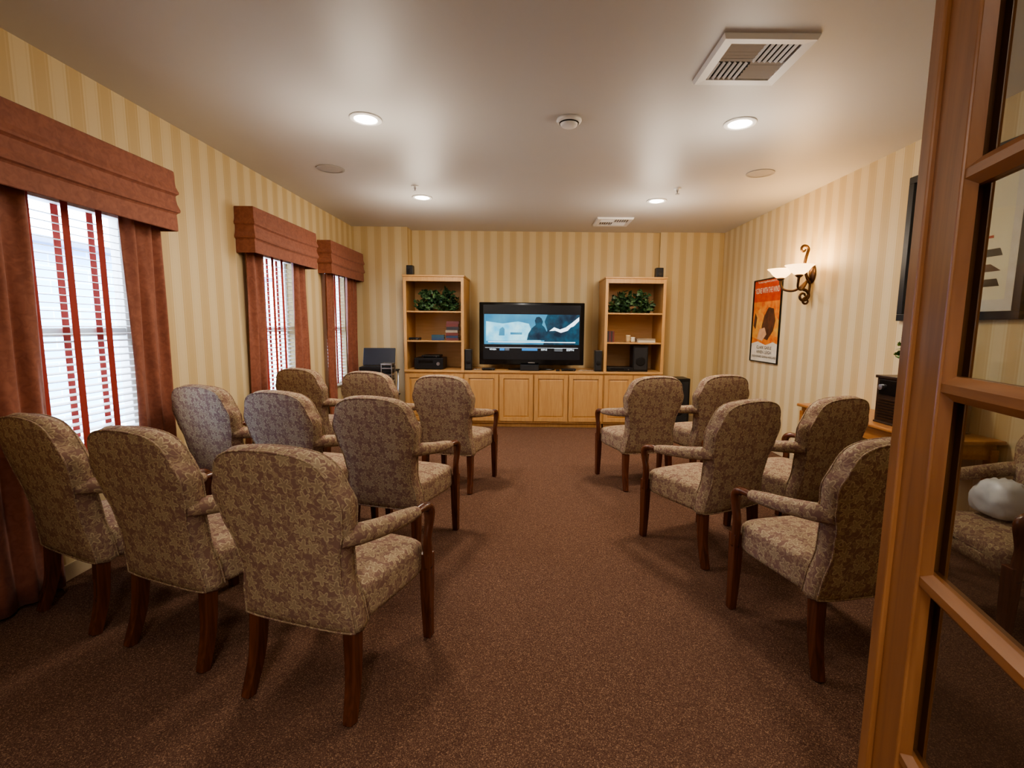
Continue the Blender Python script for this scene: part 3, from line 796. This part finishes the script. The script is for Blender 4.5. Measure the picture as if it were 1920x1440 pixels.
M_shade=plain("alabaster_glass",(.9,.8,.6),.3,noise=.15,scale=25,emit=(1,.60,.25),es=2.4)
for s in (-1,1):
    bm=BM()
    sweep(bm,[(0,-.05,-.07),(s*.06,-.13,-.16),(s*.13,-.21,-.15),(s*.165,-.23,-.09),(s*.17,-.23,-.045)],[.012,.012,.011,.012,.015],seg=8,n=5,up=Vector((0,0,1)))
    lathe(bm,[(0,-.060),(.02,-.055),(.038,-.038),(.03,-.028),(0,-.028)],(s*.17,-.23,0),16)
    mobj("arm",bm,M_bronze,r,smooth=True)
    bm=BM()
    lathe(bm,[(.02,-.032),(.048,-.024),(.080,.004),(.104,.038),(.126,.056),(.130,.060),(.122,.060),(.098,.044),(.075,.012),(.043,-.016),(.0,-.024)],(s*.17,-.23,0),28)
    mobj("lamp_shade",bm,M_shade,r,smooth=True,label="glowing cream alabaster bowl shade")
    L=bpy.data.lights.new("sconce_lamp",'POINT'); L.energy=4.5; L.color=(1,.64,.32); L.shadow_soft_size=.06
    o=bpy.data.objects.new("sconce_lamp",L); COL.objects.link(o); o.parent=r; o.location=(s*.17,-.23,.09)

# ------------------------------------------------------------------ posters
def flat(n,c,c2=None,sc=12):
    m,nt,b=nm(n); tc=N(nt,'ShaderNodeTexCoord'); no=N(nt,'ShaderNodeTexNoise'); no.inputs['Scale'].default_value=sc; no.inputs['Detail'].default_value=4
    nt.links.new(tc.outputs['Object'],no.inputs['Vector'])
    rr=N(nt,'ShaderNodeMapRange'); rr.inputs[1].default_value=.35; rr.inputs[2].default_value=.65; nt.links.new(no.outputs[0],rr.inputs[0])
    nt.links.new(mix(nt,rr.outputs[0],c,c2 or c),b.inputs['Base Color']); b.inputs['Roughness'].default_value=.35; return m
Q_or=flat("poster_orange",(.62,.10,.03),(.78,.30,.05)); Q_red=flat("poster_red",(.5,.04,.02),(.62,.09,.03))
Q_yel=flat("poster_yellow",(.75,.42,.08),(.7,.2,.04)); Q_dk=flat("poster_dark",(.05,.02,.015),(.14,.05,.03))
Q_skin=flat("poster_tan",(.6,.32,.18),(.7,.42,.25)); Q_wht=flat("poster_cream",(.78,.74,.62),(.7,.66,.55)); Q_ink=flat("poster_ink",(.03,.025,.02))
Q_crm=flat("poster_letter_cream",(.85,.78,.55)); Q_r2=flat("poster_letter_red",(.5,.06,.03))
def frame(parent,w,h,t,d,mat):
    bm=BM(); box(bm,-w/2,w/2,-d,-.001,0,t); box(bm,-w/2,w/2,-d,-.001,h-t,h); box(bm,-w/2,-w/2+t,-d,-.001,t,h-t); box(bm,w/2-t,w/2,-d,-.001,t,h-t)
    mobj("frame",bm,mat,parent,bevel=.003)
r=root("movie_poster",(XR,5.75,1.0),-pi/2,"thin black framed vintage orange romance film poster","poster")
w,h=.67,.99
frame(r,w,h,.013,.02,M_gloss)
bm=BM(); q=lambda u,v:(-w/2+w*u,h*v)
def qp(pts,y,mi): poly(bm,[q(a,b) for a,b in pts],y,mi)
qp([(.01,.01),(.99,.01),(.99,.99),(.01,.99)],-.006,0)
qp([(.01,.73),(.99,.73),(.99,.99),(.01,.99)],-.0065,1)
qp([(.01,.30),(.35,.26),(.5,.36),(.99,.30),(.99,.48),(.72,.62),(.5,.5),(.3,.66),(.01,.56)],-.0065,2)
qp([(.01,.01),(.99,.01),(.99,.22),(.8,.25),(.55,.21),(.25,.25),(.01,.22)],-.007,5)
# plain abstract stand-in: overlapping colour swatches
qp([(.36,.30),(.60,.27),(.78,.38),(.84,.50),(.76,.64),(.58,.66),(.44,.56),(.37,.44)],-.0075,3)
qp([(.22,.28),(.42,.26),(.56,.34),(.48,.42),(.30,.40)],-.008,4)
qp([(.05,.44),(.14,.40),(.18,.54),(.10,.60)],-.008,3)
mobj("print",bm,[Q_or,Q_red,Q_yel,Q_dk,Q_skin,Q_wht],r,recalc=False)
text("The most magnificent picture ever!",Q_crm,r,0,.955,-.009,w=.5)
text("“GONE WITH THE WIND”",Q_crm,r,0,.855,-.009,w=.60,h=.065)
text("CLARK GABLE",Q_ink,r,0,.178,-.009,w=.36,h=.036)
text("VIVIEN LEIGH",Q_ink,r,0,.122,-.009,w=.36,h=.036)
text("LESLIE HOWARD  OLIVIA de HAVILLAND",Q_ink,r,0,.068,-.009,w=.58,h=.026)

r=root("framed_poster",(XR,3.22,1.47),-pi/2,"large black framed cream playbill poster with red lettering","framed picture")
w,h=.92,1.04
frame(r,w,h,.05,.035,M_black)
bm=BM(); rect(bm,-w/2+.04,w/2-.04,.04,h-.04,-.012,0); rect(bm,-w/2+.12,w/2-.12,.12,h-.12,-.0125,1)
mobj("print",bm,[Q_wht,Q_crm],r,recalc=False)
text("GL",Q_r2,r,.1,.55,-.0145,w=.26,h=.12)
bm=BM()
for k in range(3): poly(bm,[(-.30,.20+.09*k),(.30,.20+.09*k),(.28-.05*(k%2),.245+.09*k),(-.28+.06*(k%3),.245+.09*k)],-.014,k%2)
poly(bm,[(-.28,.62),(-.12,.66),(-.08,.80),(-.18,.88),(-.27,.80)],-.014,1)
mobj("artwork",bm,[Q_ink,Q_dk],r,recalc=False)
bm=BM(); rect(bm,-w/2+.05,w/2-.05,.05,h-.05,-.019,0); mobj("glazing",bm,M_glassP,r,recalc=False)

# ------------------------------------------------------------------ console table
r=root("console_table",(2.58,3.45,0),0,"oak console table standing along the striped wall","table")
bm=BM(); box(bm,-.23,.23,-.70,.70,.735,.76); mobj("table_top",bm,M_oak,r,bevel=.008)
bm=BM(); box(bm,-.20,.20,-.67,.67,.64,.735); mobj("apron",bm,M_oak,r,bevel=.003)
for a in (-1,1):
    for b in (-1,1):
        bm=BM(); sweep(bm,[(a*.185,b*.655,.70),(a*.185,b*.655,0)],[(.025,.025),(.017,.017)],square=True,smoothpath=False,up=Vector((1,0,0))); mobj("leg",bm,M_oak,r,bevel=.003)
r=root("tabletop_stereo",(2.60,3.14,.761),-pi/2,"dark walnut tabletop stereo with knobs on the oak console table","stereo")
bm=BM(); box(bm,-.20,.20,-.155,.155,.01,.31); box(bm,-.21,.21,-.165,.165,.31,.33); box(bm,-.205,.205,-.16,.16,0,.012)
mobj("body",bm,M_walnut,r,bevel=.004)
bm=BM(); box(bm,-.175,.175,-.161,-.155,.20,.30); mobj("control_panel",bm,M_gloss,r,bevel=.003)
bm=BM()
for k in range(8): box(bm,-.175,.175,-.162,-.155,.03+k*.019,.04+k*.019)
mobj("grille",bm,M_bronze,r)
for xx in (-.14,.14):
    bm=BM(); lathe(bm,[(0,0),(.022,0),(.02,.018),(0,.02)],seg=16); o=mobj("knob",bm,M_silver,r); o.rotation_euler=(pi/2,0,0); o.location=(xx,-.161,.25)
r=root("potted_plant",(2.56,3.22,1.091),0,"small bronze vase with green leaves on the stereo","potted plant")
bm=BM(); lathe(bm,[(0,0),(.03,0),(.045,.03),(.05,.06),(.035,.10),(.03,.12),(.038,.13),(.030,.13),(.025,.11),(0,.10)],seg=20); mobj("vase",bm,plain("bronze_glaze",(.16,.08,.04),.3),r,smooth=True)
bm=BM(); leaves(bm,70,.08,.08,.17,.038)
for v in bm.verts: v.co.z+=.10
mobj("foliage",bm,leafmat("plant_green",(.05,.14,.03),(.2,.35,.1)),r,recalc=False)
bm=BM()
random.seed(3)
def bagf(p,q):
    q.x*=1-.35*max(0,p.z); q.y*=1-.35*max(0,p.z)
    n=random.uniform(-.008,.008) if p.z>-.8 else 0
    return q+Vector((n,n*.6,n*.8))
rbox(bm,(0,0,.09),(.10,.11,.09),4,8,bagf)
tag(mobj("plastic_bag",bm,plain("white_plastic",(.6,.62,.65),.35),smooth=True,loc=(2.33,2.27,.497)),"crumpled white plastic bag resting on an armchair seat","plastic bag")

# ------------------------------------------------------------------ French door
DW,DH,DT=.86,2.05,.042
ang=math.atan2(.963,.268)
r=bpy.data.objects.new("door_1",None); COL.objects.link(r); r.location=(.408,-.015,.008); r.rotation_euler=(0,0,ang); struct(r)
st=.108
bm=BM(); box(bm,0,st,-DT,0,0,DH); mobj("stile",bm,M_doorw,r,bevel=.003)
bm=BM(); box(bm,DW-st,DW,-DT,0,0,DH); box(bm,DW-.03,DW+.004,-DT-.0,.008,0,DH); mobj("stile",bm,M_doorw,r,bevel=.003)
bm=BM(); box(bm,st,DW-st,-DT,0,0,.24); mobj("rail",bm,M_doorh,r,bevel=.003)
bm=BM(); box(bm,st,DW-st,-DT,0,DH-.11,DH); mobj("rail",bm,M_doorh,r,bevel=.003)
mz=[.395,.70,1.005,1.308,1.612]
def muntin(bm,x0,x1,z,hz=.014):
    prof=[(-DT+.004,-hz*.45),(-DT+.004,hz*.45),(-DT+.014,hz*1.3),(-.014,hz*1.3),(-.004,hz*.45),(-.004,-hz*.45),(-.014,-hz*1.3),(-DT+.014,-hz*1.3)]
    A=[bm.verts.new((x0,y,z+q_)) for y,q_ in prof]; B=[bm.verts.new((x1,y,z+q_)) for y,q_ in prof]
    for k in range(8): bm.faces.new([A[k],A[(k+1)%8],B[(k+1)%8],B[k]])
    bm.faces.new(A); bm.faces.new(B[::-1])
for z in mz[:]:
    bm=BM(); muntin(bm,st+.001,DW-st-.001,z); mobj("muntin",bm,M_doorh,r)
xm=DW/2
bm=BM()
prof=[(-DT+.004,-.0063),(-DT+.004,.0063),(-DT+.014,.018),(-.014,.018),(-.004,.0063),(-.004,-.0063),(-.014,-.018),(-DT+.014,-.018)]
A=[bm.verts.new((xm+q_,y,.24)) for y,q_ in prof]; B=[bm.verts.new((xm+q_,y,DH-.11)) for y,q_ in prof]
for k in range(8): bm.faces.new([A[k],A[(k+1)%8],B[(k+1)%8],B[k]])
mobj("muntin",bm,M_doorw,r)
bm=BM()
for xx,sg in ((st,1),(DW-st,-1)):
    for y0,y1 in ((-.014,-.004),(-DT+.004,-DT+.014)):
        vs=[(xx,y0),(xx,y1),(xx+sg*.016,(y0 if y0>-.02 else y1))]
        A=[bm.verts.new((a,b,.24)) for a,b in vs]; B=[bm.verts.new((a,b,DH-.11)) for a,b in vs]
        for k in range(3): bm.faces.new([A[k],A[(k+1)%3],B[(k+1)%3],B[k]])
mobj("glazing_bead",bm,M_doorw,r)
bm=BM(); rect(bm,st,DW-st,.24,DH-.11,-DT/2,0); mobj("glass_panes",bm,M_glassD,r,recalc=False)

# ------------------------------------------------------------------ world, sun, portals
wd=bpy.data.worlds.new("World"); S.world=wd; wd.use_nodes=True; nt=wd.node_tree; bg=nt.nodes["Background"]
tc=N(nt,'ShaderNodeTexCoord'); sp=N(nt,'ShaderNodeSeparateXYZ'); nt.links.new(tc.outputs['Generated'],sp.inputs[0])
rp=N(nt,'ShaderNodeValToRGB'); nt.links.new(sp.outputs[2],rp.inputs[0])
rp.color_ramp.elements[0].color=(.84,.92,1,1); rp.color_ramp.elements[1].color=(.62,.78,1,1)
nt.links.new(rp.outputs[0],bg.inputs[0]); bg.inputs[1].default_value=8
L=bpy.data.lights.new("sun",'SUN'); L.energy=9; L.angle=.02; L.color=(1,.96,.92)
o=bpy.data.objects.new("sun",L); COL.objects.link(o); o.rotation_euler=(0,math.radians(42),math.radians(12)); o.location=(3,3,8)
for a,b_ in WIN:
    L=bpy.data.lights.new("window_portal",'AREA'); L.shape='RECTANGLE'; L.size=ZT-ZS; L.size_y=b_-a; L.cycles.is_portal=True
    o=bpy.data.objects.new("window_portal",L); COL.objects.link(o); o.location=(XL-.16,(a+b_)/2,(ZS+ZT)/2); o.rotation_euler=(0,-pi/2,0)

# ------------------------------------------------------------------ camera
cd=bpy.data.cameras.new("camera"); cam=bpy.data.objects.new("camera",cd); COL.objects.link(cam)
cd.sensor_width=36; cd.lens=900/1920*36; cd.shift_x=-30/1920; cd.clip_start=.02
pitch=math.atan(108/900)
M=Matrix.Rotation(pi/2-pitch,4,'X')@Matrix.Rotation(math.radians(.6),4,'Z')
cam.matrix_world=Matrix.Translation((0,0,1.4))@M
S.camera=cam
S.view_settings.view_transform='AgX'
S.view_settings.look='AgX - Medium High Contrast'
S.view_settings.exposure=.92
